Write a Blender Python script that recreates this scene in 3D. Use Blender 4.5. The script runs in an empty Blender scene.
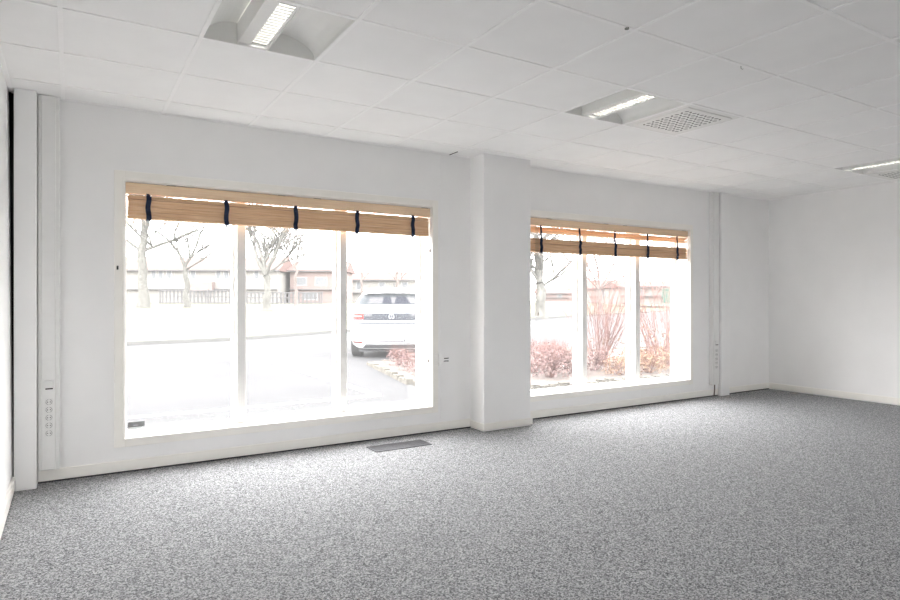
import bpy, bmesh, math, random
from mathutils import Vector, Matrix
C = bpy.context.scene.collection
SC = bpy.context.scene
PI = math.pi

# ------------------------------------------------------------------ camera
CH = 1.24                                  # eye height
YAW = math.atan2(380, 620)                 # turned right from the window wall's normal
cd = bpy.data.cameras.new('camera'); cam = bpy.data.objects.new('camera', cd); C.objects.link(cam)
cd.sensor_width = 36.0; cd.lens = 620 / 900 * 36.0; cd.shift_y = -1 / 900
cd.clip_start = 0.05; cd.clip_end = 500
cam.location = (0, 0, CH); cam.rotation_euler = (PI / 2, 0, -YAW)
SC.camera = cam
# ------------------------------------------------------------------ world: bright overcast sky
w = bpy.data.worlds.new('sky'); SC.world = w; w.use_nodes = True
nt = w.node_tree; bg = nt.nodes['Background']
tc = nt.nodes.new('ShaderNodeTexCoord'); nz = nt.nodes.new('ShaderNodeTexNoise'); nz.inputs['Scale'].default_value = 2.0
cr = nt.nodes.new('ShaderNodeValToRGB')
cr.color_ramp.elements[0].color = (0.98, 0.975, 0.975, 1); cr.color_ramp.elements[1].color = (1, 0.99, 0.98, 1)
nt.links.new(tc.outputs['Generated'], nz.inputs['Vector']); nt.links.new(nz.outputs['Fac'], cr.inputs['Fac'])
nt.links.new(cr.outputs['Color'], bg.inputs['Color'])
bg.inputs['Strength'].default_value = 10.5
LAMP = 2.4                                # louvre lamps
vs = SC.view_settings
vs.view_transform = 'Standard'; vs.look = 'None'; vs.exposure = 0.54; vs.gamma = 1.0; vs.use_curve_mapping = False
SC.cycles.use_denoising = True
SC.cycles.max_bounces = 14; SC.cycles.diffuse_bounces = 10; SC.cycles.transparent_max_bounces = 24
SC.cycles.sample_clamp_indirect = 12
def portal(x0, x1, z0, z1, y, back=False):
    l = bpy.data.lights.new('window_portal', 'AREA'); l.shape = 'RECTANGLE'; l.size = x1 - x0; l.size_y = z1 - z0
    l.cycles.is_portal = True
    o = bpy.data.objects.new('window_portal', l); C.objects.link(o)
    o.location = ((x0 + x1) / 2, y, (z0 + z1) / 2); o.rotation_euler = ((PI if back else 0) - PI / 2, 0, 0)

# ------------------------------------------------------------------ materials
def mat(name, col, rough=0.6, metal=0.0, var=0.0, scale=20.0, bump=0.0, bscale=200.0, emit=0.0, stretch=None, col2=None, spec=None, detail=3.0):
    m = bpy.data.materials.new(name); m.use_nodes = True
    t = m.node_tree; b = t.nodes['Principled BSDF']
    b.inputs['Base Color'].default_value = (*col, 1); b.inputs['Roughness'].default_value = rough
    b.inputs['Metallic'].default_value = metal
    if spec is not None: b.inputs['Specular IOR Level'].default_value = spec
    tcn = t.nodes.new('ShaderNodeTexCoord'); mp = t.nodes.new('ShaderNodeMapping')
    t.links.new(tcn.outputs['Object'], mp.inputs['Vector'])
    if stretch: mp.inputs['Scale'].default_value = stretch
    n = t.nodes.new('ShaderNodeTexNoise'); n.inputs['Scale'].default_value = scale; n.inputs['Detail'].default_value = detail
    t.links.new(mp.outputs['Vector'], n.inputs['Vector'])
    r = t.nodes.new('ShaderNodeValToRGB')
    c2 = col2 if col2 else tuple(min(1, c * (1 + var)) for c in col)
    c1 = col if col2 else tuple(c * (1 - var) for c in col)
    r.color_ramp.elements[0].color = (*c1, 1); r.color_ramp.elements[1].color = (*c2, 1)
    r.color_ramp.elements[0].position = 0.35; r.color_ramp.elements[1].position = 0.65
    t.links.new(n.outputs['Fac'], r.inputs['Fac']); t.links.new(r.outputs['Color'], b.inputs['Base Color'])
    if bump:
        n2 = t.nodes.new('ShaderNodeTexNoise'); n2.inputs['Scale'].default_value = bscale
        t.links.new(mp.outputs['Vector'], n2.inputs['Vector'])
        bp = t.nodes.new('ShaderNodeBump'); bp.inputs['Strength'].default_value = bump; bp.inputs['Distance'].default_value = 0.002
        t.links.new(n2.outputs['Fac'], bp.inputs['Height']); t.links.new(bp.outputs['Normal'], b.inputs['Normal'])
    if emit:
        b.inputs['Emission Color'].default_value = (1.0, 0.98, 0.94, 1); b.inputs['Emission Strength'].default_value = emit
    return m
M = {}
M['wall'] = mat('wall_paint', (0.92, 0.917, 0.912), 0.75, var=0.012, scale=3, bump=0.08, bscale=350)
M['panel'] = mat('panel_paint', (0.92, 0.918, 0.914), 0.6, var=0.01, scale=3)
M['trim'] = mat('cream_trim_paint', (0.93, 0.91, 0.865), 0.45, var=0.015, scale=6)
M['frame'] = mat('window_frame_paint', (0.90, 0.89, 0.865), 0.4, var=0.012, scale=6)
M['tile'] = mat('ceiling_tile', (0.93, 0.927, 0.92), 0.9, var=0.012, scale=4, bump=0.15, bscale=260)
M['tbar'] = mat('ceiling_t_bar', (0.97, 0.965, 0.96), 0.5, var=0.005)
M['void'] = mat('dark_gap', (0.004, 0.004, 0.004), 0.9)
M['lampbody'] = mat('white_enamel', (0.84, 0.84, 0.82), 0.35, var=0.01)
M['lampgrey'] = mat('grey_green_enamel', (0.50, 0.50, 0.44), 0.5, var=0.02)
M['louvre'] = mat('louvre_metal', (0.62, 0.62, 0.60), 0.25, metal=0.6)
M['tube'] = mat('lit_tube', (1, 1, 1), 0.5, emit=LAMP)
M['slot'] = mat('diffuser_slot', (0.25, 0.25, 0.24), 0.8)
M['trunk'] = mat('trunking_plastic', (0.83, 0.83, 0.82), 0.4, var=0.01)
M['socket'] = mat('socket_plastic', (0.80, 0.80, 0.79), 0.35)
M['socketdark'] = mat('socket_recess', (0.12, 0.12, 0.12), 0.6)
M['cleat'] = mat('bright_white_plastic', (0.95, 0.95, 0.94), 0.4)
M['black'] = mat('black_plastic', (0.015, 0.015, 0.016), 0.4)
M['navy'] = mat('navy_tape', (0.012, 0.020, 0.050), 0.85, var=0.2, scale=60, bump=0.3, bscale=500)
M['wood'] = mat('blind_wood', (0.74, 0.46, 0.26), 0.5, scale=5, stretch=(0.8, 14, 22), col2=(0.86, 0.60, 0.38), detail=5)
M['woodl'] = mat('headrail_wood', (0.82, 0.60, 0.40), 0.5, scale=5, stretch=(1.0, 14, 18), col2=(0.88, 0.68, 0.47), detail=5)
M['cord'] = mat('blind_cord', (0.20, 0.17, 0.15), 0.8)
M['vent'] = mat('vent_metal', (0.11, 0.11, 0.12), 0.4, metal=0.3, var=0.05)
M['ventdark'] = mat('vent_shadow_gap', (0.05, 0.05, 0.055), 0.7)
M['sticker'] = mat('grey_sticker', (0.10, 0.105, 0.11), 0.5)
M['stickerl'] = mat('pale_sticker', (0.45, 0.48, 0.49), 0.5)
M['asphalt'] = mat('asphalt', (0.040, 0.040, 0.042), 0.9, scale=0.6, col2=(0.050, 0.050, 0.052), detail=8, spec=0.08)
M['line'] = mat('road_paint', (0.30, 0.30, 0.30), 0.7, var=0.08, scale=9, spec=0.08)
M['kerb'] = mat('kerb_stone', (0.09, 0.09, 0.087), 0.9, var=0.15, scale=9, spec=0.08)
M['lawn'] = mat('winter_grass', (0.060, 0.062, 0.044), 0.95, scale=0.4, col2=(0.072, 0.071, 0.052), detail=8, spec=0.08)
M['soil'] = mat('bed_bark', (0.07, 0.058, 0.055), 0.95, scale=25, col2=(0.12, 0.10, 0.09), spec=0.08)
M['gravel'] = mat('edging_stone', (0.06, 0.058, 0.05), 0.95, scale=30, col2=(0.12, 0.11, 0.095), spec=0.08)
M['bark'] = mat('tree_bark', (0.075, 0.074, 0.068), 0.95, scale=6, col2=(0.125, 0.122, 0.112), spec=0.08)
M['bark2'] = mat('thin_tree_bark', (0.10, 0.085, 0.08), 0.95, scale=6, col2=(0.16, 0.135, 0.125), spec=0.08)
M['twig'] = mat('red_twig', (0.11, 0.05, 0.045), 0.8, scale=14, col2=(0.16, 0.085, 0.07), spec=0.08)
M['leaf'] = mat('dry_leaf', (0.17, 0.09, 0.07), 0.8, scale=9, col2=(0.22, 0.15, 0.09), spec=0.08)
M['leafp'] = mat('purple_leaf', (0.14, 0.09, 0.092), 0.8, scale=9, col2=(0.19, 0.13, 0.12), spec=0.08)
M['render'] = mat('house_render', (0.165, 0.158, 0.148), 0.9, var=0.05, scale=2, spec=0.08)
M['brick'] = mat('house_brick', (0.15, 0.118, 0.11), 0.9, var=0.12, scale=8, spec=0.08)
M['roof'] = mat('roof_tile', (0.085, 0.055, 0.05), 0.85, scale=3, col2=(0.105, 0.072, 0.066), stretch=(2, 2, 9), spec=0.08)
M['hglass'] = mat('house_window_glass', (0.11, 0.115, 0.12), 0.2, spec=0.08)
M['fence'] = mat('fence_wood', (0.085, 0.083, 0.085), 0.9, var=0.2, scale=4, spec=0.08)
M['green'] = mat('green_sheet', (0.008, 0.085, 0.065), 0.5, var=0.05, spec=0.08)
M['pole'] = mat('galvanised_post', (0.15, 0.15, 0.15), 0.5, metal=0.4)
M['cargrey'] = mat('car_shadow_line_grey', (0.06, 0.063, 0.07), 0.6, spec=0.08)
M['carw'] = mat('white_car_paint', (0.72, 0.73, 0.74), 0.2)
M['carg'] = mat('car_glass', (0.035, 0.04, 0.045), 0.45, spec=0.08)
M['card'] = mat('dark_tailgate_trim', (0.028, 0.031, 0.038), 0.45, spec=0.08)
M['carb'] = mat('car_black_plastic', (0.06, 0.062, 0.066), 0.7, spec=0.08)
M['tyre'] = mat('tyre_rubber', (0.03, 0.03, 0.03), 0.9)
M['rim'] = mat('wheel_rim', (0.35, 0.35, 0.36), 0.4, metal=0.7)
M['red'] = mat('red_lens', (0.24, 0.025, 0.022), 0.3, spec=0.08)
M['lens'] = mat('pale_lens', (0.07, 0.07, 0.075), 0.3, spec=0.08)
M['seat'] = mat('car_seat', (0.02, 0.022, 0.03), 0.9, spec=0.08)
M['chrome'] = mat('pale_emblem', (0.22, 0.23, 0.25), 0.4)

def glass_mat(veil):
    m = bpy.data.materials.new('window_glass'); m.use_nodes = True; t = m.node_tree
    for n in list(t.nodes): t.nodes.remove(n)
    o = t.nodes.new('ShaderNodeOutputMaterial'); mx = t.nodes.new('ShaderNodeMixShader')
    lw = t.nodes.new('ShaderNodeLayerWeight'); lw.inputs['Blend'].default_value = 0.5
    pw = t.nodes.new('ShaderNodeMath'); pw.operation = 'POWER'; pw.inputs[1].default_value = 5.0
    f = t.nodes.new('ShaderNodeMath'); f.operation = 'MULTIPLY_ADD'; f.inputs[1].default_value = 0.5; f.inputs[2].default_value = 0.025
    t.links.new(lw.outputs['Facing'], pw.inputs[0]); t.links.new(pw.outputs[0], f.inputs[0])
    tr = t.nodes.new('ShaderNodeBsdfTransparent'); tr.inputs['Color'].default_value = (0.98, 0.98, 0.98, 1)
    g = t.nodes.new('ShaderNodeBsdfGlossy'); g.inputs['Roughness'].default_value = 0.02
    t.links.new(f.outputs[0], mx.inputs[0]); t.links.new(tr.outputs[0], mx.inputs[1]); t.links.new(g.outputs[0], mx.inputs[2])
    # translucent share added to the panes imitates a bleached glare haze
    tl = t.nodes.new('ShaderNodeBsdfTranslucent'); tl.inputs['Color'].default_value = (0.95, 0.95, 0.95, 1)
    m2 = t.nodes.new('ShaderNodeMixShader'); m2.inputs[0].default_value = veil
    t.links.new(mx.outputs[0], m2.inputs[1]); t.links.new(tl.outputs[0], m2.inputs[2])
    t.links.new(m2.outputs[0], o.inputs['Surface']); return m
M['glass'] = glass_mat(.014)

def carpet_mat():
    m = bpy.data.materials.new('grey_speckled_carpet'); m.use_nodes = True; t = m.node_tree; b = t.nodes['Principled BSDF']
    b.inputs['Roughness'].default_value = 0.95; b.inputs['Specular IOR Level'].default_value = 0.15
    tcn = t.nodes.new('ShaderNodeTexCoord')
    v = t.nodes.new('ShaderNodeTexVoronoi'); v.inputs['Scale'].default_value = 175
    n = t.nodes.new('ShaderNodeTexNoise'); n.inputs['Scale'].default_value = 110; n.inputs['Detail'].default_value = 4; n.inputs['Roughness'].default_value = 0.7
    t.links.new(tcn.outputs['Object'], v.inputs['Vector']); t.links.new(tcn.outputs['Object'], n.inputs['Vector'])
    sep = t.nodes.new('ShaderNodeSeparateColor'); t.links.new(v.outputs['Color'], sep.inputs[0])
    mx = t.nodes.new('ShaderNodeMix'); mx.data_type = 'FLOAT'; mx.inputs[0].default_value = 0.45
    t.links.new(sep.outputs[0], mx.inputs[2]); t.links.new(n.outputs['Fac'], mx.inputs[3])
    r = t.nodes.new('ShaderNodeValToRGB'); e = r.color_ramp.elements
    e[0].position = 0.25; e[0].color = (0.095, 0.097, 0.102, 1); e[1].position = 0.78; e[1].color = (0.55, 0.555, 0.565, 1)
    k = e.new(0.5); k.color = (0.27, 0.274, 0.284, 1)
    t.links.new(mx.outputs[0], r.inputs['Fac']); t.links.new(r.outputs['Color'], b.inputs['Base Color'])
    bp = t.nodes.new('ShaderNodeBump'); bp.inputs['Strength'].default_value = 0.5; bp.inputs['Distance'].default_value = 0.004
    t.links.new(mx.outputs[0], bp.inputs['Height']); t.links.new(bp.outputs['Normal'], b.inputs['Normal'])
    return m
M['carpet'] = carpet_mat()

# ------------------------------------------------------------------ helpers
class MB:
    def __init__(s): s.v = []; s.f = []
    def box(s, x0, x1, y0, y1, z0, z1):
        k = len(s.v)
        s.v += [(x0,y0,z0),(x1,y0,z0),(x1,y1,z0),(x0,y1,z0),(x0,y0,z1),(x1,y0,z1),(x1,y1,z1),(x0,y1,z1)]
        s.f += [tuple(k+i for i in q) for q in ((3,2,1,0),(4,5,6,7),(0,1,5,4),(1,2,6,5),(2,3,7,6),(3,0,4,7))]
        return s
    def mesh(s, vs, fs):
        k = len(s.v); s.v += [tuple(v) for v in vs]; s.f += [tuple(k+i for i in f) for f in fs]; return s
    def prism(s, pts, axis, a, b):
        """pts: 2-D outline extruded along axis ('x','y','z') from a to b"""
        def V(p, c): return (c, p[0], p[1]) if axis == 'x' else ((p[0], c, p[1]) if axis == 'y' else (p[0], p[1], c))
        n = len(pts)
        vs = [V(p, a) for p in pts] + [V(p, b) for p in pts]
        fs = [tuple(range(n)), tuple(range(2*n-1, n-1, -1))] + [(i, n+i, n+(i+1) % n, (i+1) % n) for i in range(n)]
        return s.mesh(vs, fs)
    def tube(s, pts, rad, n=6, cap=True):
        pts = [Vector(p) for p in pts]; rr = rad if isinstance(rad, (list, tuple)) else [rad]*len(pts)
        k = len(s.v); ref = None
        for i, p in enumerate(pts):
            d = (pts[min(i+1, len(pts)-1)] - pts[max(i-1, 0)]).normalized()
            if ref is None: ref = Vector((0,0,1)) if abs(d.z) < 0.8 else Vector((1,0,0))
            a = d.cross(ref).normalized(); b = d.cross(a).normalized(); ref = -b if False else ref
            for j in range(n):
                t = 2*PI*j/n; q = p + (a*math.cos(t) + b*math.sin(t))*rr[i]; s.v.append(tuple(q))
        for i in range(len(pts)-1):
            for j in range(n):
                s.f.append((k+i*n+j, k+i*n+(j+1) % n, k+(i+1)*n+(j+1) % n, k+(i+1)*n+j))
        if cap:
            s.f.append(tuple(k+j for j in range(n-1, -1, -1))); s.f.append(tuple(k+(len(pts)-1)*n+j for j in range(n)))
        return s
    def cyl(s, c, r, axis, h, n=24):
        c = Vector(c); d = {'x': Vector((1,0,0)), 'y': Vector((0,1,0)), 'z': Vector((0,0,1))}[axis]
        return s.tube([c - d*h/2, c + d*h/2], r, n)
    def build(s, name, m, parent=None, loc=(0,0,0), rot=(0,0,0), bevel=0, smooth=False, label=None):
        me = bpy.data.meshes.new(name); me.from_pydata(s.v, [], s.f)
        bm = bmesh.new(); bm.from_mesh(me); bmesh.ops.recalc_face_normals(bm, faces=bm.faces); bm.to_mesh(me); bm.free()
        me.materials.append(m)
        if smooth:
            for p in me.polygons: p.use_smooth = True
        o = bpy.data.objects.new(name, me); C.objects.link(o); o.location = loc; o.rotation_euler = rot
        if parent: o.parent = parent
        if bevel:
            b = o.modifiers.new('bevel', 'BEVEL'); b.width = bevel; b.segments = 2; b.limit_method = 'ANGLE'
        if label: o['label'] = label
        return o
def B(*a): return MB().box(*a)
def tag(o, label=None, cat=None, group=None, kind=None):
    if label: o['label'] = label
    if cat: o['category'] = cat
    if group: o['group'] = group
    if kind: o['kind'] = kind
    return o
def empty(name, loc=(0,0,0), rz=0, **k):
    o = bpy.data.objects.new(name, None); C.objects.link(o); o.location = loc; o.rotation_euler = (0,0,rz); o.empty_display_size = .1
    return tag(o, **k)
def copy_tree(o, parent=None):
    c = o.copy(); C.objects.link(c); c.parent = parent
    for ch in list(o.children): copy_tree(ch, c)
    return c
def struct(o, label): return tag(o, label, kind='structure')
FX, FY = math.sin(YAW), math.cos(YAW)
def away(px, d):
    """ground point seen in direction px at camera depth d"""
    r = (px - 450) / 620 * d
    return (d*FX + r*FY, d*FY - r*FX)

# ------------------------------------------------------------------ room shell
H = 2.6; WY = 5.0; XL = -0.33; XR = 8.226; YB = -2.6; T = 0.26
OZ0, OZ1 = 0.245, 2.09
W1 = (0.333, 2.86); W2 = (3.99, 6.53)
struct(B(XL-.3, XR+.3, YB-.3, WY+T, -.25, 0).build('floor', M['carpet']), 'grey speckled carpet floor')
wm = MB()
for x0, x1 in ((XL-.04+.06, W1[0]), (W1[1], W2[0]), (W2[1], XR+.3)): wm.box(x0, x1, WY, WY+T, 0, H+.2)
for a, b in (W1, W2):
    wm.box(a, b, WY, WY+T, 0, OZ0-.03); wm.box(a, b, WY, WY+T, OZ1, H+.2)
struct(wm.build('wall_front', M['wall']), 'pale grey white wall with the two large windows')
struct(B(XR, XR+.3, YB-.3, WY, 0, H+.2).build('wall_right', M['wall']), 'plain pale wall on the right')
struct(MB().prism([(-.6,0),(-.318,0),(-.343,H+.02),(-.343,H+.2),(-.6,H+.2)], 'y', YB-.3, WY+.0).build('wall_left', M['wall']), 'narrow view of the white wall at far left')
W3 = (-.2, .85); W4 = (7.15, 8.1); BO0, BO1 = .7, 2.2  # unseen openings added in the back wall to let in fill daylight
bk = MB()
for x0, x1 in ((XL-.3, W3[0]), (W3[1], W4[0]), (W4[1], XR+.3)): bk.box(x0, x1, YB-.3, YB, 0, H+.2)
for a, b in (W3, W4): bk.box(a, b, YB-.3, YB, 0, BO0); bk.box(a, b, YB-.3, YB, BO1, H+.2)
struct(bk.build('wall_back', M['wall']), 'white wall behind the viewer')
for k, (a, b) in enumerate((W3, W4)):
    r = struct(empty('window_%d' % (k+3)), 'added unseen window behind the viewer, for fill daylight'); c = (a+b)/2
    f = MB(); f.box(a, a+.05, YB-.2, YB-.1, BO0, BO1); f.box(b-.05, b, YB-.2, YB-.1, BO0, BO1); f.box(a+.05, b-.05, YB-.2, YB-.1, BO0, BO0+.05)
    f.box(a+.05, b-.05, YB-.2, YB-.1, BO1-.05, BO1); f.box(c-.03, c+.03, YB-.2, YB-.1, BO0+.05, BO1-.05); f.build('window_frame', M['frame'], r)
    for u, v_ in ((a+.05, c-.03), (c+.03, b-.05)): B(u, v_, YB-.153, YB-.147, BO0+.05, BO1-.05).build('pane', M['glass'], r)
    portal(a, b, BO0, BO1, YB-.36, back=True)
# dark joint between left wall and boxed column
struct(B(-.60, -.27, 5.0, 5.06, 0, H+.2).build('trim_1', M['void']), 'black open joint between left wall and column')
# ceiling grid
GX0, GY0, P_ = -0.04, 3.43, 0.62
cells_light = [(1, 0), (5, 0), (11, 0), (1, 5), (5, 5), (11, 5)]      # (i, j): x0 = GX0 + i*P_, y1 = GY0 - j*P_
cells_diff = [(6, 0), (12, 0), (6, 5), (12, 5)]
cm = MB(); gb = MB()
xs = [XL] + [GX0 + P_*i for i in range(0, 14)] + [XR]
ys = [YB] + [GY0 + P_*j for j in range(-9, 3)] + [WY]
holes = set(cells_light) | set(cells_diff)
rnd = random.Random(4)
for a in range(len(xs)-1):
    for b in range(len(ys)-1):
        i = a - 1; j = -(b - 1 + (-9)) - 1
        if (i, j) in holes: continue
        g = .009; dz = rnd.uniform(0, .001)
        cm.box(xs[a]+g, xs[a+1]-g, ys[b]+g, ys[b+1]-g, H+.0028+dz*.3, H+.022)
cm.box(XL-.3, XR+.3, YB-.3, WY+T, H+.2, H+.3)
ceil = struct(cm.build('ceiling', M['tile']), 'suspended ceiling of square white tiles')
for x in xs[1:-1]: gb.box(x-.011, x+.011, YB, WY, H-.0008, H+.0035)
for y in ys[1:-1]:
    for a in range(len(xs)-1): gb.box(xs[a]+.011*(a > 0), xs[a+1]-.011*(a < len(xs)-2), y-.011, y+.011, H-.0008, H+.0035)
gb.box(XL, XR, WY-.02, WY, H-.002, H+.003); gb.box(XR-.02, XR, YB, WY-.02, H-.002, H+.003); gb.box(XL-.02, XL+.012, YB, WY-.02, H-.002, H+.003)
gb.build('ceiling_grid', M['tbar'], ceil)

# pillar, columns
def rounded(x0, x1, y0, y1, r=.008, n=4):
    pts = []
    for cx, cy, a0 in ((x1-r, y1-r, 0), (x0+r, y1-r, 90), (x0+r, y0+r, 180), (x1-r, y0+r, 270)):
        for k in range(n+1):
            a = math.radians(a0 + 90*k/n); pts.append((cx + r*math.cos(a), cy + r*math.sin(a)))
    return pts
PX0, PX1, PY = 3.295, 3.855, 4.772
struct(MB().prism(rounded(PX0, PX1, PY, WY+.02), 'z', 0, H+.004).build('wall_pillar', M['wall']), 'square pillar standing out from wall between the windows')
colA = struct(MB().prism(rounded(-.309, -.186, 4.87, 5.0), 'z', 0, H).build('trim_2', M['panel']), 'boxed white column in the left corner')
colB = struct(MB().prism(rounded(7.095, 7.275, 4.94, 5.0, .02), 'z', 0, H).build('trim_3', M['panel']), 'boxed white column near the right corner')
# baseboards (raised a little over the carpet)
BZ0, BZ1, BT = .012, .088, .014
def base(name, lab, boxes):
    m = MB()
    for b in boxes: m.box(*b)
    return struct(m.build(name, M['trim'], bevel=.003), lab)
base('baseboard_front', 'cream baseboard below the windows', [(-.184, PX0, WY-BT, WY, BZ0, BZ1), (PX1, 7.095, WY-BT, WY, BZ0, BZ1), (7.275, XR, WY-BT, WY, BZ0, BZ1)])
base('baseboard_right', 'cream baseboard along the right wall', [(XR-BT, XR, YB, WY-BT, BZ0, BZ1)])
base('baseboard_back', 'cream baseboard behind the viewer', [(XL+.02, XR-BT, YB, YB+BT, BZ0, BZ1)])
base('baseboard_pillar', 'cream baseboard around the pillar foot', [(PX0-BT, PX1+BT, PY-BT, PY, BZ0, BZ1-.012), (PX0-BT, PX0, PY, WY-BT, BZ0, BZ1-.012), (PX1, PX1+BT, PY, WY-BT, BZ0, BZ1-.012)])
base('baseboard_left', 'cream baseboard along the left wall', [(-.32, -.302, YB, 4.99-.13, BZ0, BZ1+.01)])
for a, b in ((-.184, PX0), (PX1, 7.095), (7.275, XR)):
    struct(B(a, b, WY-.006, WY-.001, 0, BZ0).build('shade_strip', M['ventdark']), 'dark strip painted in as shade under the baseboard')  # near-black strip stands in for the shade line beneath the baseboard
# wall panel joint
m = MB(); m.box(2.958, 2.966, WY-.003, WY, BZ1, H)
struct(m.build('trim_4', M['panel']), 'thin vertical joint strip right of the first window')
struct(B(3.045, 3.055, 4.84, 4.985, H-.0035, H-.0003).build('trim_5', M['void']), 'short dark gap at the ceiling edge left of the pillar')

# ------------------------------------------------------------------ windows
GYL = 5.225                                   # glass plane
def window(n, x0, x1, mull, lab):
    r = struct(empty('window_%d' % n, (0,0,0)), lab)
    cw = .066; yo = WY-.016
    c = MB()
    c.box(x0-cw, x0, yo, WY, OZ0-.062, OZ1+cw); c.box(x1, x1+cw, yo, WY, OZ0-.062, OZ1+cw)
    c.box(x0, x1, yo, WY, OZ1, OZ1+cw); c.box(x0, x1, yo, WY, OZ0-.062, OZ0)
    c.build('casing', M['trim'], r, bevel=.003)
    b = MB(); yb = WY-.026                                   # raised inner bead of the casing
    b.box(x0-.014, x0, yb, yo, OZ0-.014, OZ1+.014); b.box(x1, x1+.014, yb, yo, OZ0-.014, OZ1+.014)
    b.box(x0, x1, yb, yo, OZ1, OZ1+.014); b.box(x0, x1, yb, yo, OZ0-.014, OZ0)
    b.build('casing_bead', M['trim'], r, bevel=.002)
    s = MB(); s.box(x0+.001, x1-.001, WY-.003, WY+T+.05, OZ0-.03, OZ0); s.build('sill', M['frame'], r)
    j = MB(); j.box(x0, x0+.006, WY, WY+T, OZ0, OZ1); j.box(x1-.006, x1, WY, WY+T, OZ0, OZ1); j.box(x0+.006, x1-.006, WY, WY+T, OZ1-.006, OZ1)
    j.build('reveal', M['frame'], r)
    edges = [x0+.006] + [e for a in mull for e in a] + [x1-.006]
    for a, bb in mull:
        q = MB(); q.box(a, bb, WY+.12, GYL+.03, OZ0, OZ1-.006); q.build('mullion', M['frame'], r, bevel=.003)
    for k in range(0, len(edges), 2):
        a, bb = edges[k], edges[k+1]
        f = MB(); fw = .02
        f.box(a, a+fw, GYL-.03, GYL+.03, OZ0, OZ1-.006); f.box(bb-fw, bb, GYL-.03, GYL+.03, OZ0, OZ1-.006)
        f.box(a+fw, bb-fw, GYL-.03, GYL+.03, OZ0, OZ0+.014); f.box(a+fw, bb-fw, GYL-.03, GYL+.03, OZ1-.04, OZ1-.006)
        fo = f.build('sash', M['frame'], r)
        B(a+fw, bb-fw, GYL-.003, GYL+.003, OZ0+.014, OZ1-.04).build('pane', M['glass'], fo)
    portal(x0, x1, OZ0, OZ1, WY+T+.06)
window(1, *W1, [(1.139, 1.207), (2.012, 2.075)], 'left three-pane window with cream frame')
window(2, *W2, [(4.868, 4.94), (5.718, 5.797)], 'right three-pane window with cream frame')

# ------------------------------------------------------------------ blinds
def blind(name, x0, x1, tapes, zb0, zb1, loose, cords, lab, seed):
    rn = random.Random(seed)
    r = empty(name, ((x0+x1)/2, WY+.03, 2.0), label=lab, cat='blind', group='raised wooden blinds')
    cx = (x0+x1)/2; L = x1-x0
    def xx(x): return x - cx
    B(-L/2, L/2, -.025, .03, .003, .078).build('headrail', M['woodl'], r, bevel=.002)
    for x in (.12*L-L/2, .45*L-L/2, .57*L-L/2, L/2-.05): B(x-.03, x+.03, -.015, .02, .078, .083).build('mounting_bracket', M['cord'], r)
    s = MB(); n = 11; zt, zb = zb1-2.0, zb0-2.0+.022
    for k in range(n):
        z = zb + (zt-zb)*(k+.5)/n; jj = rn.uniform(-.004, .004); t = rn.uniform(-.0035, .0035); h = (zt-zb)/n*.49; e = rn.uniform(0, .006)
        s.prism([(jj-.023, z+t-h), (jj+.027, z-t-h), (jj+.027, z-t+h), (jj-.023, z+t+h)], 'x', -L/2+.012+e, L/2-.016-e)
    for z, tl in loose:
        z -= 2.0; s.prism([(-.023, z+tl-.004), (.027, z-tl-.004), (.027, z-tl+.004), (-.023, z+tl+.004)], 'x', -L/2+.012, L/2-.016)
    s.build('slats', M['wood'], r)
    B(-L/2+.012, L/2-.016, -.026, .028, zb0-2.0, zb0-2.0+.02).build('bottom_rail', M['wood'], r, bevel=.003)
    for x in tapes:
        t = MB(); X = xx(x); w2 = .017
        # tape bulges in front of the stack, gathers under the rail
        prof = [(-.028, .006), (-.034, zt+.01)]
        kk = 6
        for i in range(kk+1):
            zz = zt + (zb-.022-zt)*i/kk; prof.append((-.036-.008*math.sin(i*1.9)**2, zz))
        prof += [(-.030, zb-.034)]
        back = [(y+.005, z) for y, z in reversed(prof)]
        vs = []; n_ = len(prof)
        for i, (y, z) in enumerate(prof):
            dx = .004*math.sin(i*1.3+x*9); ww = w2*(1 if z < zt+.005 else .62)
            vs += [(X-ww+dx, y, z), (X+ww+dx, y, z), (X+ww+dx, y+.005, z), (X-ww+dx, y+.005, z)]
        fs = []
        for i in range(n_-1):
            for a in range(4): fs.append((4*i+a, 4*i+(a+1) % 4, 4*i+4+(a+1) % 4, 4*i+4+a))
        fs += [(3,2,1,0), tuple(4*(n_-1)+a for a in range(4))]
        t.mesh(vs, fs); tp = t.build('ladder_tape', M['navy'], r)
        B(X-.006, X+.008, -.032, -.022, zb-.052, zb-.026).build('tape_end', M['stickerl'], tp)
    for (x, zend, kn) in cords:
        c = MB(); c.tube([(xx(x), -.040, .0), (xx(x), -.040, zend-2.0)], .0022, 6); co = c.build('pull_cord', M['cord'], r)
        if kn:
            k = MB(); k.tube([(xx(x), -.040, zend-2.0+.005), (xx(x), -.040, zend-2.0-.006), (xx(x), -.040, zend-2.0-.03)], [.003, .008, .007], 10); k.build('cord_knob', M['cord'], co)
    return r
blind('wooden_blind', .341, 2.852, [.487, 1.033, 1.58, 2.12, 2.665], 1.822, 1.988, [], [(2.826, .68, True), (2.84, 1.70, True)],
      'honey-brown wooden blind pulled up over the left window', 3)
blind('wooden_blind', 4.0, 6.52, [4.175, 4.72, 5.255, 5.79, 6.315], 1.73, 1.868, [(1.974, .013), (1.942, .006)], [(4.10, 1.0, False), (4.125, 1.1, True)],
      'wooden blind over the right window, top slats hanging loose with a bright gap', 5)

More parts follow.
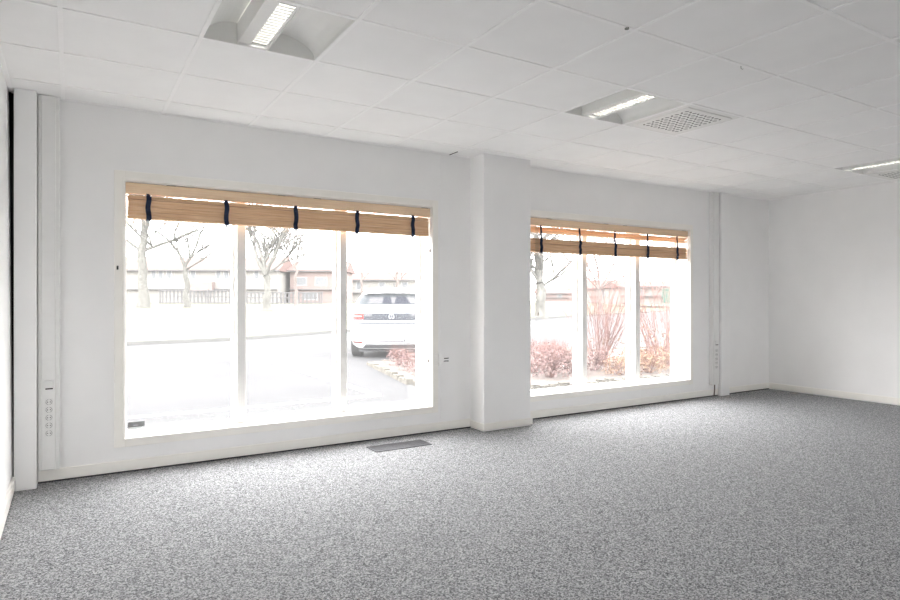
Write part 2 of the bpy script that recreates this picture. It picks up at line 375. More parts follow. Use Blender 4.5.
# ------------------------------------------------------------------ recessed ceiling lights and air diffusers
def ceiling_light(x0, y1, lab):
    r = empty('ceiling_light', (x0+P_/2, y1-P_/2, H), label=lab, cat='ceiling light', group='recessed ceiling lights')
    h = P_/2-.0112; D = .11
    # housing: open box with curved wings left and right of the lamp channel
    bx0, bx1 = -.13, .035                     # lamp channel
    hs = MB()
    def wing(xa, xb):                         # xa outer (at ceiling), xb inner (deep)
        n = 10; pts = []
        for k in range(n+1):
            t = k/n*PI/2; pts.append((xa + (xb-xa)*(1-math.cos(t)), .004 + D*math.sin(t)))
        pts2 = [(x, z+.004) for x, z in reversed(pts)]
        for k in range(n):
            (xa_, za_), (xb_, zb_) = pts[k], pts[k+1]
            hs.mesh([(xa_, -h, za_), (xb_, -h, zb_), (xb_, h, zb_), (xa_, h, za_), (xa_, -h, za_+.004), (xb_, -h, zb_+.004), (xb_, h, zb_+.004), (xa_, h, za_+.004)],
                    [(0,1,2,3),(7,6,5,4),(0,4,5,1),(3,2,6,7)])
    wing(-h, bx0-.005); wing(h, bx1+.02)
    hs.box(bx0-.01, bx1+.03, -h, h, D+.004, D+.01)
    hs.box(-h, h, -h-.003, -h+.001, .002, D+.01); hs.box(-h, h, h-.001, h+.003, .002, D+.01)
    hs.build('housing', M['lampbody'], r)
    ch = MB()
    ch.box(bx0, bx0+.10, -h+.002, h-.002, .012, .018); ch.box(bx0, bx0+.004, -h+.002, h-.002, .004, D)
    lx0, lx1 = bx0+.070, bx1-.020
    ch = MB(); ch.box(bx0, bx0+.006, -h+.002, h-.002, .004, D); ch.box(bx1-.006, bx1, -h+.002, h-.002, .002, D)
    ch.box(bx0+.006, lx0, -h+.002, h-.002, .014, .020); ch.box(lx1, bx1-.006, -h+.002, h-.002, .008, .014)
    ch.box(lx0, lx1, -h+.012, -h+.035, .010, .016); ch.box(lx0, lx1, h-.045, h-.012, .010, .016)
    ch.build('lamp_channel', M['lampbody'], r)
    lv = MB(); n = 16; ya, yb_ = -h+.035, h-.045
    for k in range(n+1):
        y = ya + (yb_-ya)*k/n; lv.box(lx0, lx1, y-.0045, y+.0045, .010, .030)
    lv.build('louvre', M['louvre'], r)
    tb = MB(); tb.tube([((lx0+lx1)/2, ya, .052), ((lx0+lx1)/2, yb_, .052)], .018, 12); tb.box(lx0, lx1, ya, yb_, .034, .038)
    tb.build('fluorescent_tube', M['tube'], r)
    return r
def diffuser(x0, y1, lab):
    r = empty('air_diffuser', (x0+P_/2, y1-P_/2, H), label=lab, cat='air vent', group='perforated ceiling air diffusers')
    h = P_/2-.0112
    B(-h, h, -h, h, .001, .008).build('face_plate', M['lampbody'], r, bevel=.001)
    B(-.255, .255, -.255, .255, -.006, .001).build('nozzle_plate', M['lampbody'], r, bevel=.003)
    s = MB(); n = 10
    for i in range(n):
        for j in range(n):
            x = -.19 + .38*i/(n-1); y = -.195 + .39*j/(n-1); a = (PI/4 if (i+j) % 2 else -PI/4)
            ca, sa = math.cos(a), math.sin(a); pts = []
            for k in range(10):
                t = 2*PI*k/10; u, v = .016*math.cos(t), .008*math.sin(t); pts.append((x+u*ca-v*sa, y+u*sa+v*ca))
            s.prism(pts, 'z', -.0072, -.005)
    s.build('nozzle_slots', M['slot'], r)
    return r
LL = ['louvred recessed ceiling light above the left window, nearest the left wall', 'louvred ceiling light in the middle, next to the large perforated vent tile',
      'narrow bright louvred ceiling light at the right edge near the right wall', 'added unseen recessed ceiling light in the back row by the left wall', 'added unseen recessed ceiling light in the back row, middle', 'added unseen recessed ceiling light in the back row by the right wall']
for (i, j), lb in zip(cells_light, LL): ceiling_light(GX0+P_*i, GY0-P_*j, lb)  # back row is out of view, added for its light
DL = ['perforated white air vent tile beside the middle ceiling light', 'perforated air vent tile at the right edge of the ceiling', 'perforated air vent tile in the back row, middle', 'perforated air vent tile in the back row by the right wall']
for (i, j), lb in zip(cells_diff, DL): diffuser(GX0+P_*i, GY0-P_*j, lb)

# ------------------------------------------------------------------ cable trunking
def trunking(x0, x1, zb, zbox, zs, lab, dep):
    cx = (x0+x1)/2; w2 = (x1-x0)/2
    r = empty('cable_trunking', (cx, WY, zb), label=lab, cat='cable trunking', group='vertical cable trunkings')
    yf = -dep
    B(-w2, w2, yf+.012, 0, 0, H-zb-.003).build('back_box', M['trunk'], r, bevel=.004)
    B(-w2*.72, w2*.62, yf, yf+.012, .003, H-zb-.003).build('cover', M['trunk'], r, bevel=.004)
    b = B(-.026, .028, yf-.014, yf, zbox-zb-.002, zbox-zb+.05).build('switch_box', M['socket'], r, bevel=.003)
    B(-.020, .022, yf-.0125, yf-.002, zbox-zb-.010, zbox-zb-.002).build('switch_slot', M['black'], b)
    for k in range(5):
        z = zs-zb-k*.052
        s = MB().prism(rounded(-.023, .023, z-.024, z+.024, .006), 'y', yf-.003, yf).build('socket', M['socket'], r)
        q = MB()
        ring = []
        for a in range(14):
            t0, t1 = 2*PI*a/14, 2*PI*(a+1)/14
            if a in (3, 10): continue
            q.mesh([(rr*math.cos(t), yf-.0035-d, z+rr*math.sin(t)) for d in (0, .001) for rr, t in ((.0165, t0), (.0165, t1), (.0185, t1), (.0185, t0))],
                   [(0,1,2,3),(7,6,5,4),(0,4,5,1),(1,5,6,2),(2,6,7,3),(3,7,4,0)])
        for dx in (-.008, .008): q.cyl((dx, yf-.0035, z), .0036, 'y', .002, 8)
        q.build('socket_holes', M['socketdark'], s)
    return r
trunking(-.181, -.058, .095, .648, .553, 'wide vertical cable trunking with five sockets by the left corner', .075)
tr2 = trunking(6.925, 7.07, .150, .665, .585, 'slim vertical cable trunking with sockets right of the right window', .055)
MB().tube([(0.0, -.03, 0), (0.0, -.03, -.06), (.004, -.02, -.146)], .008, 8).build('feed_cable', M['cord'], tr2)

# ------------------------------------------------------------------ small fittings
v = empty('floor_vent', (2.37, 4.68, 0), label='grey metal floor vent grille in carpet below the left window', cat='floor vent')
f = MB(); f.box(-.26, .26, -.10, -.088, 0, .007); f.box(-.26, .26, .088, .10, 0, .007); f.box(-.26, -.248, -.088, .088, 0, .007); f.box(.248, .26, -.088, .088, 0, .007)
f.build('rim', M['vent'], v)
B(-.248, .248, -.088, .088, .0, .0015).build('backing', M['ventdark'], v)
s = MB()
for k in range(15): y = -.082 + k*.0117; s.box(-.248, .248, y-.0036, y+.0036, .0015, .006)
s.build('grille', M['vent'], v)

k = empty('cord_cleat', (2.942, WY-.016, .672), label='small white wall bracket with two black prongs beside the left window', cat='cord cleat')
MB().prism([(-.016, -.05), (.0, -.05), (.045, .0), (.0, .065), (-.016, .065)], 'y', -.02, .016).build('bracket', M['cleat'], k, bevel=.003)
for dz in (-.012, .012): MB().tube([(.03, -.012, dz), (.055, -.016, dz), (.085, -.018, dz*1.1)], .0045, 8).build('prong', M['black'], k)
tag(MB().tube([(.287, WY-.016, 1.452), (.287, WY-.036, 1.452), (.287, WY-.038, 1.475)], .006, 8).build('wall_hook', M['black']), 'small black hook on the left casing of the left window', 'hook')
st = empty('glass_sticker', (.425, GYL-.004, .288), label='dark grey sticker in the bottom left corner of the left window glass', cat='sticker')
B(-.058, .058, -.002, .001, -.012, .028).build('sticker_band', M['sticker'], st); B(-.058, .045, -.002, .001, -.028, -.012).build('sticker_foot', M['stickerl'], st)
B(-.02, .012, -.0027, -.002, -.002, .005).build('sticker_mark', M['chrome'], st)
tag(MB().cyl((5.805, WY+.16, OZ0+.014), .012, 'z', .028, 10).build('window_stop', M['black']), 'small black stop on the sill of the right window beside a mullion', 'window stop')
tag(MB().tube([(2.383, 2.189, H+.001), (2.383, 2.189, H-.006)], .011, 12).build('ceiling_screw', M['slot']), 'tiny dark screw head in the ceiling grid before the middle light', 'screw')
tag(MB().tube([(3.339, 2.198, H), (3.339, 2.198, H-.012), (3.351, 2.198, H-.02), (3.359, 2.198, H-.012)], .002, 6).build('ceiling_hook', M['slot']), 'tiny metal hook hanging from the ceiling beside the perforated vent', 'hook')

# ================================================================== outside
GZ = -.02
struct(MB().mesh([(-60, WY+T+.01, GZ), (150, WY+T+.01, GZ), (150, 140, GZ), (-60, 140, GZ)], [(0,1,2,3)]).build('parking_lot', M['asphalt']), 'pale asphalt car park outside')
edge = [(-40, 17.6), (-5, 18.8), (1.3, 19.0), (4.3, 19.5), (8.4, 22.0), (24.5, 30.2), (60, 46), (140, 80)]
def lz(t): return GZ + .62*min(1, max(0, t)/28.0) + .04
lm = MB(); lv_, lf = [], []; steps = [0, .15, 6, 14, 22, 30, 60, 150]
for (x, y) in edge:
    for s_ in steps: lv_.append((x - s_*.18, y + s_, lz(s_) if s_ else GZ-.02))
n = len(steps)
for a in range(len(edge)-1):
    for b in range(n-1): lf.append((a*n+b, (a+1)*n+b, (a+1)*n+b+1, a*n+b+1))
struct(lm.mesh(lv_, lf).build('lawn', M['lawn'], smooth=True), 'pale winter lawn beyond the car park')
km = MB()
for a in range(len(edge)-1):
    (xa, ya), (xb, yb) = edge[a], edge[a+1]
    km.mesh([(xa, ya-.12, GZ), (xb, yb-.12, GZ), (xb, yb, GZ), (xa, ya, GZ), (xa, ya-.12, GZ+.10), (xb, yb-.12, GZ+.10), (xb, yb, GZ+.10), (xa, ya, GZ+.10)],
            [(0,1,5,4),(4,5,6,7),(1,2,6,5),(3,0,4,7),(2,3,7,6)])
struct(km.build('kerb', M['kerb']), 'stone kerb along the lawn edge')
ln = MB()
ln.box(-8, 3.45, 7.32, 7.44, GZ, GZ+.004)
for x in (3.38,): ln.box(x, x+.12, 7.44, 12.4, GZ, GZ+.004)
struct(ln.build('bay_lines', M['line']), 'white painted parking bay lines')
struct(MB().mesh([(-60, -60, GZ), (60, -60, GZ), (60, YB-.31, GZ), (-60, YB-.31, GZ)], [(0,1,2,3)]).build('yard', M['asphalt']), 'asphalt yard behind the building')
# planting bed
bed = [(4.3, 8.0), (5.4, 6.75), (15, 6.25), (15, 10.4), (4.95, 10.95)]
struct(MB().prism(bed, 'z', GZ, GZ+.05).build('planting_bed', M['soil']), 'bark covered planting bed outside the right window')
em = MB(); 
for a in range(len(bed)):
    p, q = Vector((*bed[a], 0)), Vector((*bed[(a+1) % len(bed)], 0)); d = (q-p).normalized(); L = (q-p).length; u = 0; rn = random.Random(a)
    nrm = Vector((d.y, -d.x, 0))
    while u < L-.1:
        l_ = rn.uniform(.12, .2); c = p + d*(u+l_/2) + nrm*.05; hh = rn.uniform(.05, .085)
        vs = []
        for sz in (0, hh):
            for sx, sy in ((-1,-1),(1,-1),(1,1),(-1,1)):
                qv = c + d*sx*l_*.46*(1-.15*(sz > 0)) + nrm*sy*.06*(1-.2*(sz > 0)); vs.append((qv.x, qv.y, GZ+sz))
        em.mesh(vs, [(3,2,1,0),(4,5,6,7),(0,1,5,4),(1,2,6,5),(2,3,7,6),(3,0,4,7)]); u += l_+.01
struct(em.build('bed_edging', M['gravel']), 'rough stone edging around the planting bed')

# ------------------------------------------------------------------ trees
def grow(mb, p, d, L, r, depth, rn, up=.12, spread=.75, sides=6, minr=.006, wig=.22, kids=(2, 4), rmin=0):
    n = 5 if r > .04 else 3; pts = [p.copy()]; rads = [r]; q = p.copy(); dd = d.copy()
    for i in range(n):
        dd = (dd + Vector((rn.uniform(-wig, wig), rn.uniform(-wig, wig), rn.uniform(-wig*.6, wig*.6)+up*.4))).normalized()
        q = q + dd*L/n; pts.append(q.copy()); rads.append(max(rmin, r*(1-.42*(i+1)/n)))
    mb.tube(pts, rads, sides if r > .05 else (5 if r > .02 else 3), cap=False)
    if depth <= 0 or r < minr: return
    for k in range(rn.randint(*kids)):
        i = rn.randint(1, n); a = rn.uniform(0, 2*PI); ax = Vector((math.cos(a), math.sin(a), rn.uniform(-.1, .4)))
        nd = (dd*(1-spread*.5) + ax*spread + Vector((0,0,up))).normalized()
        grow(mb, pts[i], nd, L*rn.uniform(.55, .82), rads[i]*rn.uniform(.5, .8), depth-1, rn, up, spread, sides, minr, wig, kids, rmin)
def lawn_z(x, y):
    for (xa, ya), (xb, yb) in zip(edge, edge[1:]):
        if xa <= x <= xb: return lz(y - (ya + (yb-ya)*(x-xa)/(xb-xa))) - .03
    return .6
def tree(px, d, ztrunk, r, seed, lab, limbs, m='bark', dpt=4, z0=None, wig=.10, name='bare_tree', kids=(3, 5), cat='tree'):
    x, y = away(px, d); rn = random.Random(seed); mb = MB(); z0 = lawn_z(x, y)
    n = 8; pts = []; rads = []
    for i in range(n+1):
        t = i/n; pts.append(Vector((rn.uniform(-wig, wig)*(t > 0), rn.uniform(-wig, wig)*(t > 0), -.1 + (ztrunk+.1)*t)))
        rads.append(r*(1.45 if i == 0 else (1.15 if i == 1 else 1-.22*t)))
    mb.tube(pts, rads, 10, cap=False)
    # limbs: (height share, lateral lean, depth lean, up, length, radius share)
    for (hs, lat, dep, up, L, rs) in limbs:
        i = min(n, max(1, round(hs*n))); dv = Vector((lat*FY + dep*FX, -lat*FX + dep*FY, up)).normalized()
        grow(mb, pts[i], dv, L, rads[i]*rs, dpt, rn, kids=kids, up=.06, spread=.85, rmin=.010)
    o = mb.build(name, M[m], loc=(x, y, z0), smooth=True)
    tag(o, lab, cat, 'bare trees on the lawn'); return o
tree(143, 46, 5.6, .36, 11, 'thick pale bare tree with straight trunk at far left of the left window',
     [(.8, .9, .1, .45, 4.2, .5), (.75, -.9, .2, .7, 3.5, .5), (1, .15, 0, 1, 3.5, .9), (1, -.5, .3, .9, 3.2, .6), (1, .6, -.3, .8, 3.2, .6)])
tree(187, 48, 3.2, .22, 12, 'slim crooked bare tree, second from left outside the left window',
     [(1, -.25, .1, 1, 3.6, .75), (1, .45, 0, 1, 3.4, .7), (.9, .8, -.2, .7, 2.6, .5), (.95, -.7, .2, .9, 2.8, .5)], wig=.16)
tree(267, 44, 2.5, .27, 13, 'forked bare tree with V-shaped limbs behind the middle pane of the left window',
     [(1, -.5, .1, 1.2, 4.2, .8), (1, .1, .2, 1.2, 4.4, .75), (1, .55, -.1, 1.0, 4.0, .65), (.95, .9, .2, .6, 3.2, .45)])
tree(296, 56, 3.6, .15, 14, 'thin bare tree right of the forked tree outside the left window',
     [(1, -.6, .1, .9, 2.6, .7), (1, .3, .1, 1, 3.0, .7), (1, .7, 0, .7, 2.6, .6)], m='bark2', wig=.14)
tree(397, 62, 3.2, .13, 15, 'faint slender bare tree rising behind the white car',
     [(1, -.5, .1, 1, 2.8, .7), (1, .4, .1, 1, 3.0, .7), (.7, .7, 0, .9, 2.6, .6), (.8, -.8, 0, .9, 2.4, .5)], m='bark2')
tree(362, 66, 3.4, .13, 19, 'faint bare tree above the left shoulder of the white car',
     [(1, -.5, .1, 1, 3.2, .7), (1, .4, .1, 1, 3.2, .7), (.8, .8, 0, .8, 2.6, .6)], m='bark2')
tree(541, 40, 2.3, .36, 16, 'large bare tree with forked trunk at the left of the right window',
     [(1, -.12, .1, 1.2, 4.0, .85), (1, .42, .1, 1.1, 4.2, .75), (.9, .9, .1, .7, 2.8, .4), (1, -.7, .2, .9, 3.0, .45)])
tree(600, 52, 2.0, .22, 17, 'vase-shaped bare tree behind the middle pane of the right window',
     [(1, -.7, .1, 1, 3.8, .6), (1, -.25, .2, 1.2, 4.2, .6), (1, .2, .1, 1.2, 4.2, .6), (1, .65, 0, 1, 3.8, .6), (1, 1.0, .2, .7, 3.0, .45)], m='bark2')

# ------------------------------------------------------------------ houses
def house(px, d, width, depth_, eave, ridge, wins, mwall, lab, extras=None, rz=None, z0=.6, balcony=None):
    x, y = away(px, d)
    r = empty('house', (x, y, z0), -YAW if rz is None else rz, label=lab, cat='house', group='houses across the lawn')
    B(-width/2, width/2, 0, depth_, 0, eave).build('house_wall', M[mwall], r)
    MB().prism([(-.5, eave-.1), (depth_/2, ridge), (depth_+.5, eave-.1), (depth_+.5, eave-.3), (-.5, eave-.3)], 'x', -width/2-.4, width/2+.4).build('roof', M['roof'], r)
    B(-width/2-.4, width/2+.4, -.62, -.5, eave-.32, eave-.16).build('gutter', M['fence'], r)
    for (wx, wz, ww, wh) in wins:
        f = MB(); f.box(wx-ww/2-.08, wx+ww/2+.08, -.04, 0, wz-.08, wz+wh+.08); fo = f.build('window_frame', M['line'], r)
        B(wx-ww/2, wx+ww/2, -.06, -.04, wz, wz+wh).build('window_glass', M['hglass'], fo)
    if balcony:
        for (bx, bz, bw) in balcony:
            b = MB(); b.box(bx-bw/2, bx+bw/2, -1.2, 0, bz-.12, bz); b.box(bx-bw/2, bx+bw/2, -1.2, -1.14, bz, bz+1.0)
            b.box(bx-bw/2, bx-bw/2+.06, -1.14, 0, bz, bz+1.0); b.box(bx+bw/2-.06, bx+bw/2, -1.14, 0, bz, bz+1.0); b.build('balcony', M['brick'], r)
    B(-width/2, width/2, -.5, 0, eave*.40, eave*.40+.12).build('canopy_ledge', M['fence'], r)
    return r
w_ = []
for x in (-13, -11.8, -7, -2.6, -1.6, -.4, 2.0, 3.0, 6.6, 7.7, 12): w_.append((x, 3.9-.6+.2, .6, 1.2))
house(172, 88, 30, 9, 4.9, 6.9, w_, 'render', 'long pale two-storey house with red roof behind the left pane trees', balcony=[(4.5, 2.0, 3.2)])
house(276, 103, 12, 9, 4.3, 6.2, [(-4, 2.6, .8, 1.2), (-3, 2.6, .8, 1.2), (4, 2.6, .8, 1.2)], 'render', 'pale house with low red roof behind the forked tree')
house(317, 92, 8.0, 8, 5.0, 6.4, [(-2.4, 2.7, 1.6, 1.1), (.6, 2.7, 1.6, 1.1), (-1, .6, 2, 1)], 'brick', 'pinkish brick house at right of the middle pane')
house(382, 110, 16, 8, 4.2, 5.6, [(-4, 2.4, 1, 1.2), (0, 2.4, 1, 1.2), (4, 2.4, 1, 1.2)], 'render', 'distant house with red roof showing above the white car')
house(617, 105, 9, 8, 2.6, 4.0, [(-2.6, 1.2, .9, .9), (-.6, 1.2, .9, .9), (2.2, 1.2, .9, .9)], 'render', 'distant low pale house behind the middle pane of the right window')
house(655, 80, 9, 8, 2.4, 3.1, [(-2.4, 1.0, 1.6, .8), (2, 1.0, .9, .8)], 'render', 'low flat-roofed building behind the right pane of the right window')
house(572, 150, 16, 6, 2.2, 3.4, [(-3, .9, 1, .8), (2, .9, 1, .8)], 'brick', 'distant low reddish building right of the forked-trunk tree')

# slatted garden fences on the lawn
def fence(px0, px1, d, h_, lab, gap=.45):
    x0, y0 = away(px0, d); x1, y1 = away(px1, d); zf = lawn_z(x0, y0); L = math.hypot(x1-x0, y1-y0)
    r = empty('garden_fence', (x0, y0, zf), math.atan2(y1-y0, x1-x0), label=lab, cat='fence', group='garden fences before the houses')
    n = max(2, int(L/2.4))
    for k in range(n+1): B(L*k/n-.07, L*k/n+.07, -.07, .07, -.05, h_+.1).build('fence_post', M['fence'], r)
    for k in range(n):
        m = MB(); a, b = L*k/n+.07, L*(k+1)/n-.07; q = max(3, int((b-a)/gap))
        m.box(a, b, -.03, .03, h_-.14, h_); m.box(a, b, -.03, .03, h_*.5, h_*.5+.1); m.box(a, b, -.03, .03, .1, .2)
        for j in range(q): c = a + (b-a)*(j+.5)/q; m.box(c-.11, c+.11, .03, .05, .05, h_-.02)
        m.build('fence_panel', M['fence'], r)
fence(160, 232, 78, 1.75, 'long grey picket fence behind the crooked tree')
fence(244, 322, 74, 1.45, 'low grey garden fence behind the forked tree')

# green board on post
gx, gy = away(667.5, 34)
g = empty('roadside_board', (gx, gy, 0), -YAW, label='green rectangular board on a grey post outside the right window', cat='sign')
MB().tube([(0, 0, GZ), (0, 0, 1.0)], .04, 10).build('post', M['pole'], g)
B(-.29, .29, -.05, .05, 1.02, 1.80).build('board', M['green'], g, bevel=.02)

# ------------------------------------------------------------------ shrubs
def leaves(mb, pts, rn, size=.028):
    for p in pts:
        a = Vector((rn.uniform(-1,1), rn.uniform(-1,1), rn.uniform(-.5,1))).normalized(); b = a.cross(Vector((rn.uniform(-1,1), rn.uniform(-1,1), rn.uniform(-1,1)))).normalized(); s = size*rn.uniform(.6, 1.3)
        mb.mesh([p, p+a*s+b*s*.4, p+a*s*2, p+a*s-b*s*.4], [(0,1,2,3)])
def shrub_mesh(seed, h, w, stems, mleaf, nleaf, lf_top=.5, depth=2, r0=.007):
    rn = random.Random(seed); mb = MB(); tips = []
    for k in range(stems):
        a = rn.uniform(0, 2*PI); ln_ = rn.uniform(.1, 1)*w/2; d = Vector((math.cos(a)*ln_, math.sin(a)*ln_, h*.8)).normalized()
        p = Vector((math.cos(a)*w*.10*rn.random(), math.sin(a)*w*.10*rn.random(), 0))
        grow(mb, p, d, h*rn.uniform(.5, .8), r0*rn.uniform(.7, 1.2), depth, rn, up=.15, spread=.5, sides=4, minr=.0012, wig=.14, kids=(2, 3))
    lm_ = MB(); pts = []
    for k in range(nleaf):
        a = rn.uniform(0, 2*PI); t = rn.random()**1.0; z = h*lf_top*t; rr = w*.5*math.sqrt(rn.random())*(1-.4*t); pts.append(Vector((math.cos(a)*rr, math.sin(a)*rr, z+.02)))
    leaves(lm_, pts, rn)
    return mb, lm_
def shrub(name, loc, seed, h, w, stems, mleaf, nleaf, lab, group, **k):
    r = empty(name, loc, label=lab, cat='shrub', group=group)
    a, b = shrub_mesh(seed, h, w, stems, mleaf, nleaf, **k)
    a.build('stems', M['twig'], r); b.build('leaves', M[mleaf], r); return r
bz = GZ+.05
shrub('tall_shrub', (8.35, 8.35, bz), 21, 1.95, 1.9, 44, 'leaf', 200, 'tall red-twigged shrub behind the middle pane of the right window', 'tall shrubs in the planting bed', lf_top=.25)
shrub('tall_shrub', (9.0, 7.45, bz), 22, 1.9, 2.0, 46, 'leaf', 500, 'tall red-twigged shrub behind the right pane of the right window', 'tall shrubs in the planting bed', lf_top=.35)
G2 = 'low shrubs in the planting bed'
La = 'low bare-twigged purple-red shrub in the planting bed'; Lb = 'low shrub with dry orange-brown leaves in the planting bed'
pa = shrub('low_shrub', (6.3, 7.35, bz), 31, .46, .75, 26, 'leafp', 520, La, G2, lf_top=.8, r0=.005)
pb = shrub('low_shrub', (8.1, 7.0, bz), 32, .36, .75, 18, 'leaf', 560, Lb, G2, lf_top=.8, r0=.005)
rn = random.Random(8)
for (x, y) in [(6.9, 7.5), (6.5, 8.0), (7.1, 8.2), (7.6, 7.7), (6.0, 8.4), (6.7, 8.8), (7.4, 8.9), (5.5, 8.2), (5.05, 8.8), (5.4, 9.4), (8.1, 9.3), (6.2, 9.6), (4.75, 8.6), (4.95, 9.35), (5.15, 10.2)]:
    c = copy_tree(pa); c.location = (x, y, bz); c.rotation_euler.z = rn.uniform(0, 6); s = rn.uniform(.85, 1.1)*(.75 if x < 5.2 else 1); c.scale = (s, s, s*.95)
for (x, y) in [(8.7, 6.95), (9.4, 6.95), (7.5, 7.05), (8.6, 7.7), (9.9, 7.4), (10.5, 7.2), (9.6, 8.0)]:
    c = copy_tree(pb); c.location = (x, y, bz); c.rotation_euler.z = rn.uniform(0, 6); s = rn.uniform(.85, 1.15); c.scale = (s, s, s)

# ------------------------------------------------------------------ the white car seen from behind
cr_ = Vector((13.1*FX - 1.24*FY, 13.1*FY + 1.24*FX, GZ))
car = empty('hatchback_car', cr_, -YAW, label='white hatchback car parked outside with its rear towards the left window', cat='car')
# slices: z, half width, rear y, front y
SL = [(.20, .80, .10, 4.15), (.28, .88, .04, 4.28), (.40, .925, .0, 4.35), (.55, .935, -.01, 4.36), (.70, .935, .0, 4.32), (.82, .925, .03, 4.20),
      (.92, .91, .06, 3.98), (.97, .90, .085, 3.70), (1.04, .88, .12, 3.30), (1.15, .845, .17, 2.98), (1.27, .79, .25, 2.66), (1.385, .715, .34, 2.30), (1.44, .665, .38, 2.15), (1.485, .60, .46, 2.0), (1.51, .48, .62, 1.85), (1.522, .25, 1.0, 1.55)]
RC = .42
def interp(z):
    for a, b in zip(SL, SL[1:]):
        if a[0] <= z <= b[0]:
            t = (z-a[0])/(b[0]-a[0]); return [a[i]+(b[i]-a[i])*t for i in range(4)]
    return list(SL[-1])
def corner(u): return RC*(1-(1-u**6)**.5) + .05*u*u
def yrear(x, z, off=0):
    _, w2, y0, y1 = interp(z)
    u = min(.9995, abs(x)/w2); return y0 + corner(u) - off
def outline(z, n=48):
    _, w2, y0, y1 = interp(z); h = n//2; pts = []
    for k in range(h):
        u = math.sin(PI/2*(-1+2*k/(h-1))); pts.append((w2*u, y0 + corner(abs(u)), z))
    for k in range(h):
        u = math.sin(PI/2*(1-2*k/(h-1))); pts.append((w2*u, y1 - 1.3*corner(abs(u)), z))
    return pts
bm_ = MB(); n = 64; vs = []; zs_ = []
for a, b in zip(SL, SL[1:]): zs_ += [a[0], (a[0]+b[0])/2]
zs_.append(SL[-1][0])
for z in zs_: vs += outline(z, n)
fs = [tuple(range(n-1, -1, -1))] + [((i*n+j), (i*n+(j+1) % n), ((i+1)*n+(j+1) % n), ((i+1)*n+j)) for i in range(len(zs_)-1) for j in range(n)] + [tuple((len(zs_)-1)*n+j for j in range(n))]
bm_.mesh(vs, fs).build('body', M['carw'], car, smooth=True)
def patch(name, x0, x1, z0, z1, m, off=.006, nx=28, nz=6, parent=car, x0t=None, x1t=None, arc=0, label=None):
    """panel lying on the rear surface; top edge may be narrower / arched"""
    mb = MB(); vs = []; x0t = x0 if x0t is None else x0t; x1t = x1 if x1t is None else x1t
    for o_ in (off, -.01):
        for i in range(nz+1):
            t = i/nz
            for j in range(nx+1):
                s = j/nx; xa = x0+(x0t-x0)*t; xb = x1+(x1t-x1)*t; x = xa+(xb-xa)*s
                z = z0+(z1-z0)*t - arc*(x/.8)**2*t; vs.append((x, yrear(x, z, o_), z))
    W = nx+1; N = W*(nz+1); fs = []
    for i in range(nz):
        for j in range(nx):
            a = i*W+j; fs += [(a, a+1, a+W+1, a+W), (N+a+W, N+a+W+1, N+a+1, N+a)]
    for j in range(nx): fs += [(j, N+j, N+j+1, j+1), (nz*W+j, nz*W+j+1, N+nz*W+j+1, N+nz*W+j)]
    for i in range(nz): fs += [(i*W, (i+1)*W, N+(i+1)*W, N+i*W), (i*W+nx, N+i*W+nx, N+(i+1)*W+nx, (i+1)*W+nx)]
    return mb.mesh(vs, fs).build(name, m, parent, label=label)
rg = patch('rear_window', -.80, .80, 1.145, 1.375, M['carg'], x0t=-.69, x1t=.69, arc=.025)
# head restraints / opposite windows seen through the rear glass
patch('sky_through_glass', -.52, .52, 1.165, 1.30, M['lens'], off=.009, parent=rg, x0t=-.48, x1t=.48)
for x0, x1, zt in ((-.22, 0, 1.30), (.05, .40, 1.315)): patch('headrest', x0, x1, 1.165, zt, M['seat'], off=.012, parent=rg, x0t=x0+.04, x1t=x1-.12 if x0 > 0 else x1-.04, nx=8)
# roof spoiler
sp = MB(); vs = []
for i, (z, o_) in enumerate(((1.475, -.06), (1.44, .10), (1.405, .12), (1.39, .02))):
    for j in range(25):
        x = -.62+1.24*j/24; zz = z-.028*(x/.62)**2; vs.append((x, yrear(x*.98, min(1.47, zz), 0)-o_, zz))
fs = [(i*25+j, i*25+j+1, (i+1)*25+j+1, (i+1)*25+j) for i in range(3) for j in range(24)]
sp.mesh(vs, fs).build('spoiler', M['carw'], car, smooth=True)
patch('brake_light', -.05, .30, 1.105, 1.125, M['card'], off=.008, nz=2, label='dark slit above the dark trim')
tr = patch('tailgate_trim', -.60, .60, .80, .965, M['card'], off=.008)
for s in (-1, 1):
    a, b = sorted((s*.60, s*.905)); tl = patch('tail_light', a, b, .83, .955, M['red'], off=.012, nx=12)
    patch('light_strip', a+.04, b-.04, .885, .90, M['chrome'], off=.016, nx=8, nz=1, parent=tl)
    a, b = sorted((s*.42, s*.59)); patch('light_bar', a, b, .89, .95, M['lens'], off=.013, nx=8, nz=2, parent=tr)
    a, b = sorted((s*.45, s*.88)); patch('lamp_under_strip', a, b, .805, .828, M['cargrey'], off=.010, nx=12, nz=2)
    a, b = sorted((s*.62, s*.86)); patch('reflector', a, b, .335, .36, M['red'], off=.010, nx=8, nz=1)
patch('tailgate_crease', -.74, .74, .725, .76, M['cargrey'], off=.006, nz=2)
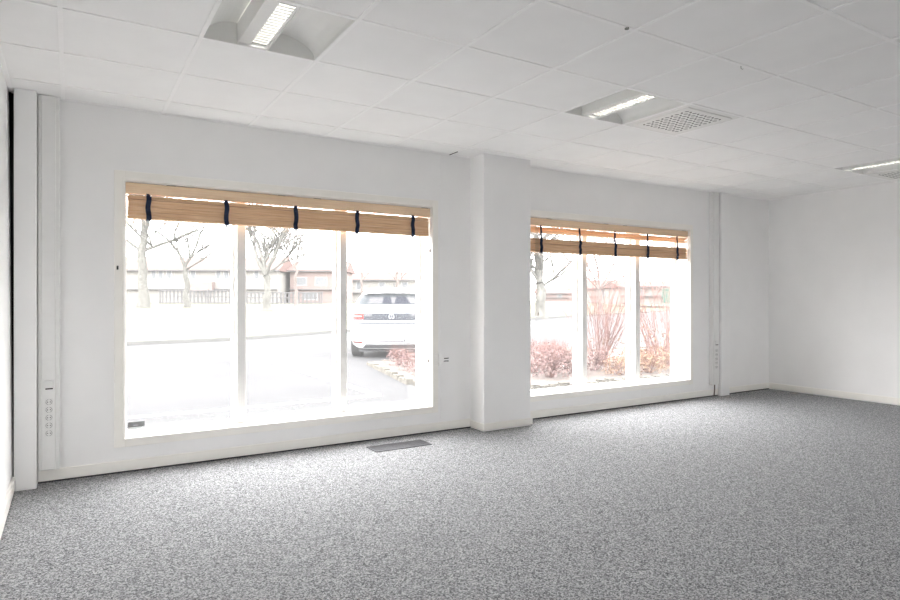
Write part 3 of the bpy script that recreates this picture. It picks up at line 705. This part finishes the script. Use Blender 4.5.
# emblem: ring with joined strokes
em_ = MB(); ez = .885; yr = yrear(0, ez)-.016; R_ = .062
for k in range(28):
    t0, t1 = 2*PI*k/28, 2*PI*(k+1)/28
    em_.mesh([(rr*math.cos(t), yr-d, ez+rr*math.sin(t)) for d in (0, .006) for rr, t in ((R_-.010, t0), (R_-.010, t1), (R_, t1), (R_, t0))],
             [(0,1,2,3),(7,6,5,4),(0,4,5,1),(1,5,6,2),(2,6,7,3),(3,7,4,0)])
def stroke(a, b): em_.tube([(a[0], yr-.003, ez+a[1]), (b[0], yr-.003, ez+b[1])], .0045, 6)
stroke((-.024, .050), (0, .008)); stroke((0, .008), (.024, .050))
stroke((-.050, .022), (-.022, -.046)); stroke((-.022, -.046), (0, -.004)); stroke((0, -.004), (.022, -.046)); stroke((.022, -.046), (.050, .022))
em_.build('emblem', M['chrome'], car)
pl = patch('plate_recess', -.30, .30, .355, .55, M['cargrey'], off=.004)
B(-.27, .27, yrear(.27, .45)-.022, yrear(0, .45)-.008, .385, .525).build('number_plate', M['carw'], car, bevel=.004)
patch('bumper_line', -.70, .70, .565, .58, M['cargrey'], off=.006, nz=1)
patch('rear_valance', -.62, .62, .215, .30, M['carb'], off=.012, x0t=-.55, x1t=.55)
patch('valance_strip', -.84, .84, .315, .335, M['carb'], off=.010, nz=1)
for x in (-.80, .80):
    for y in (.66, 3.35):
        wmb = MB(); wmb.cyl((x, y, .33), .33, 'x', .22, 36); wo = wmb.build('wheel', M['tyre'], car, bevel=.02)
        sg = 1 if x > 0 else -1; MB().cyl((x+sg*.112, y, .33), .22, 'x', .02, 24).build('wheel_rim', M['rim'], wo)
B(-.72, .72, .25, 4.0, .13, .22).build('underbody', M['carb'], car)
for s in (-1, 1):   # side windows
    vs = [(s*(interp(z)[1]+.004)*k, y, z) for y, z, k in ((1.0, 1.02, 1), (3.0, 1.02, .99), (2.35, 1.36, .99), (.85, 1.36, .985))]
    vs2 = [(x-s*.02, y, z) for x, y, z in vs]
    MB().mesh(vs+vs2, [(0,1,2,3),(7,6,5,4),(0,4,5,1),(1,5,6,2),(2,6,7,3),(3,7,4,0)]).build('side_window', M['carg'], car)
    MB().tube([(s*.90, 2.75, 1.02), (s*1.0, 2.72, 1.05), (s*1.04, 2.70, 1.06)], [.04, .07, .05], 10).build('wing_mirror', M['carw'], car)
MB().tube([(0, .75, 1.50), (0, .62, 1.62)], [.012, .006], 8).build('antenna', M['carb'], car)
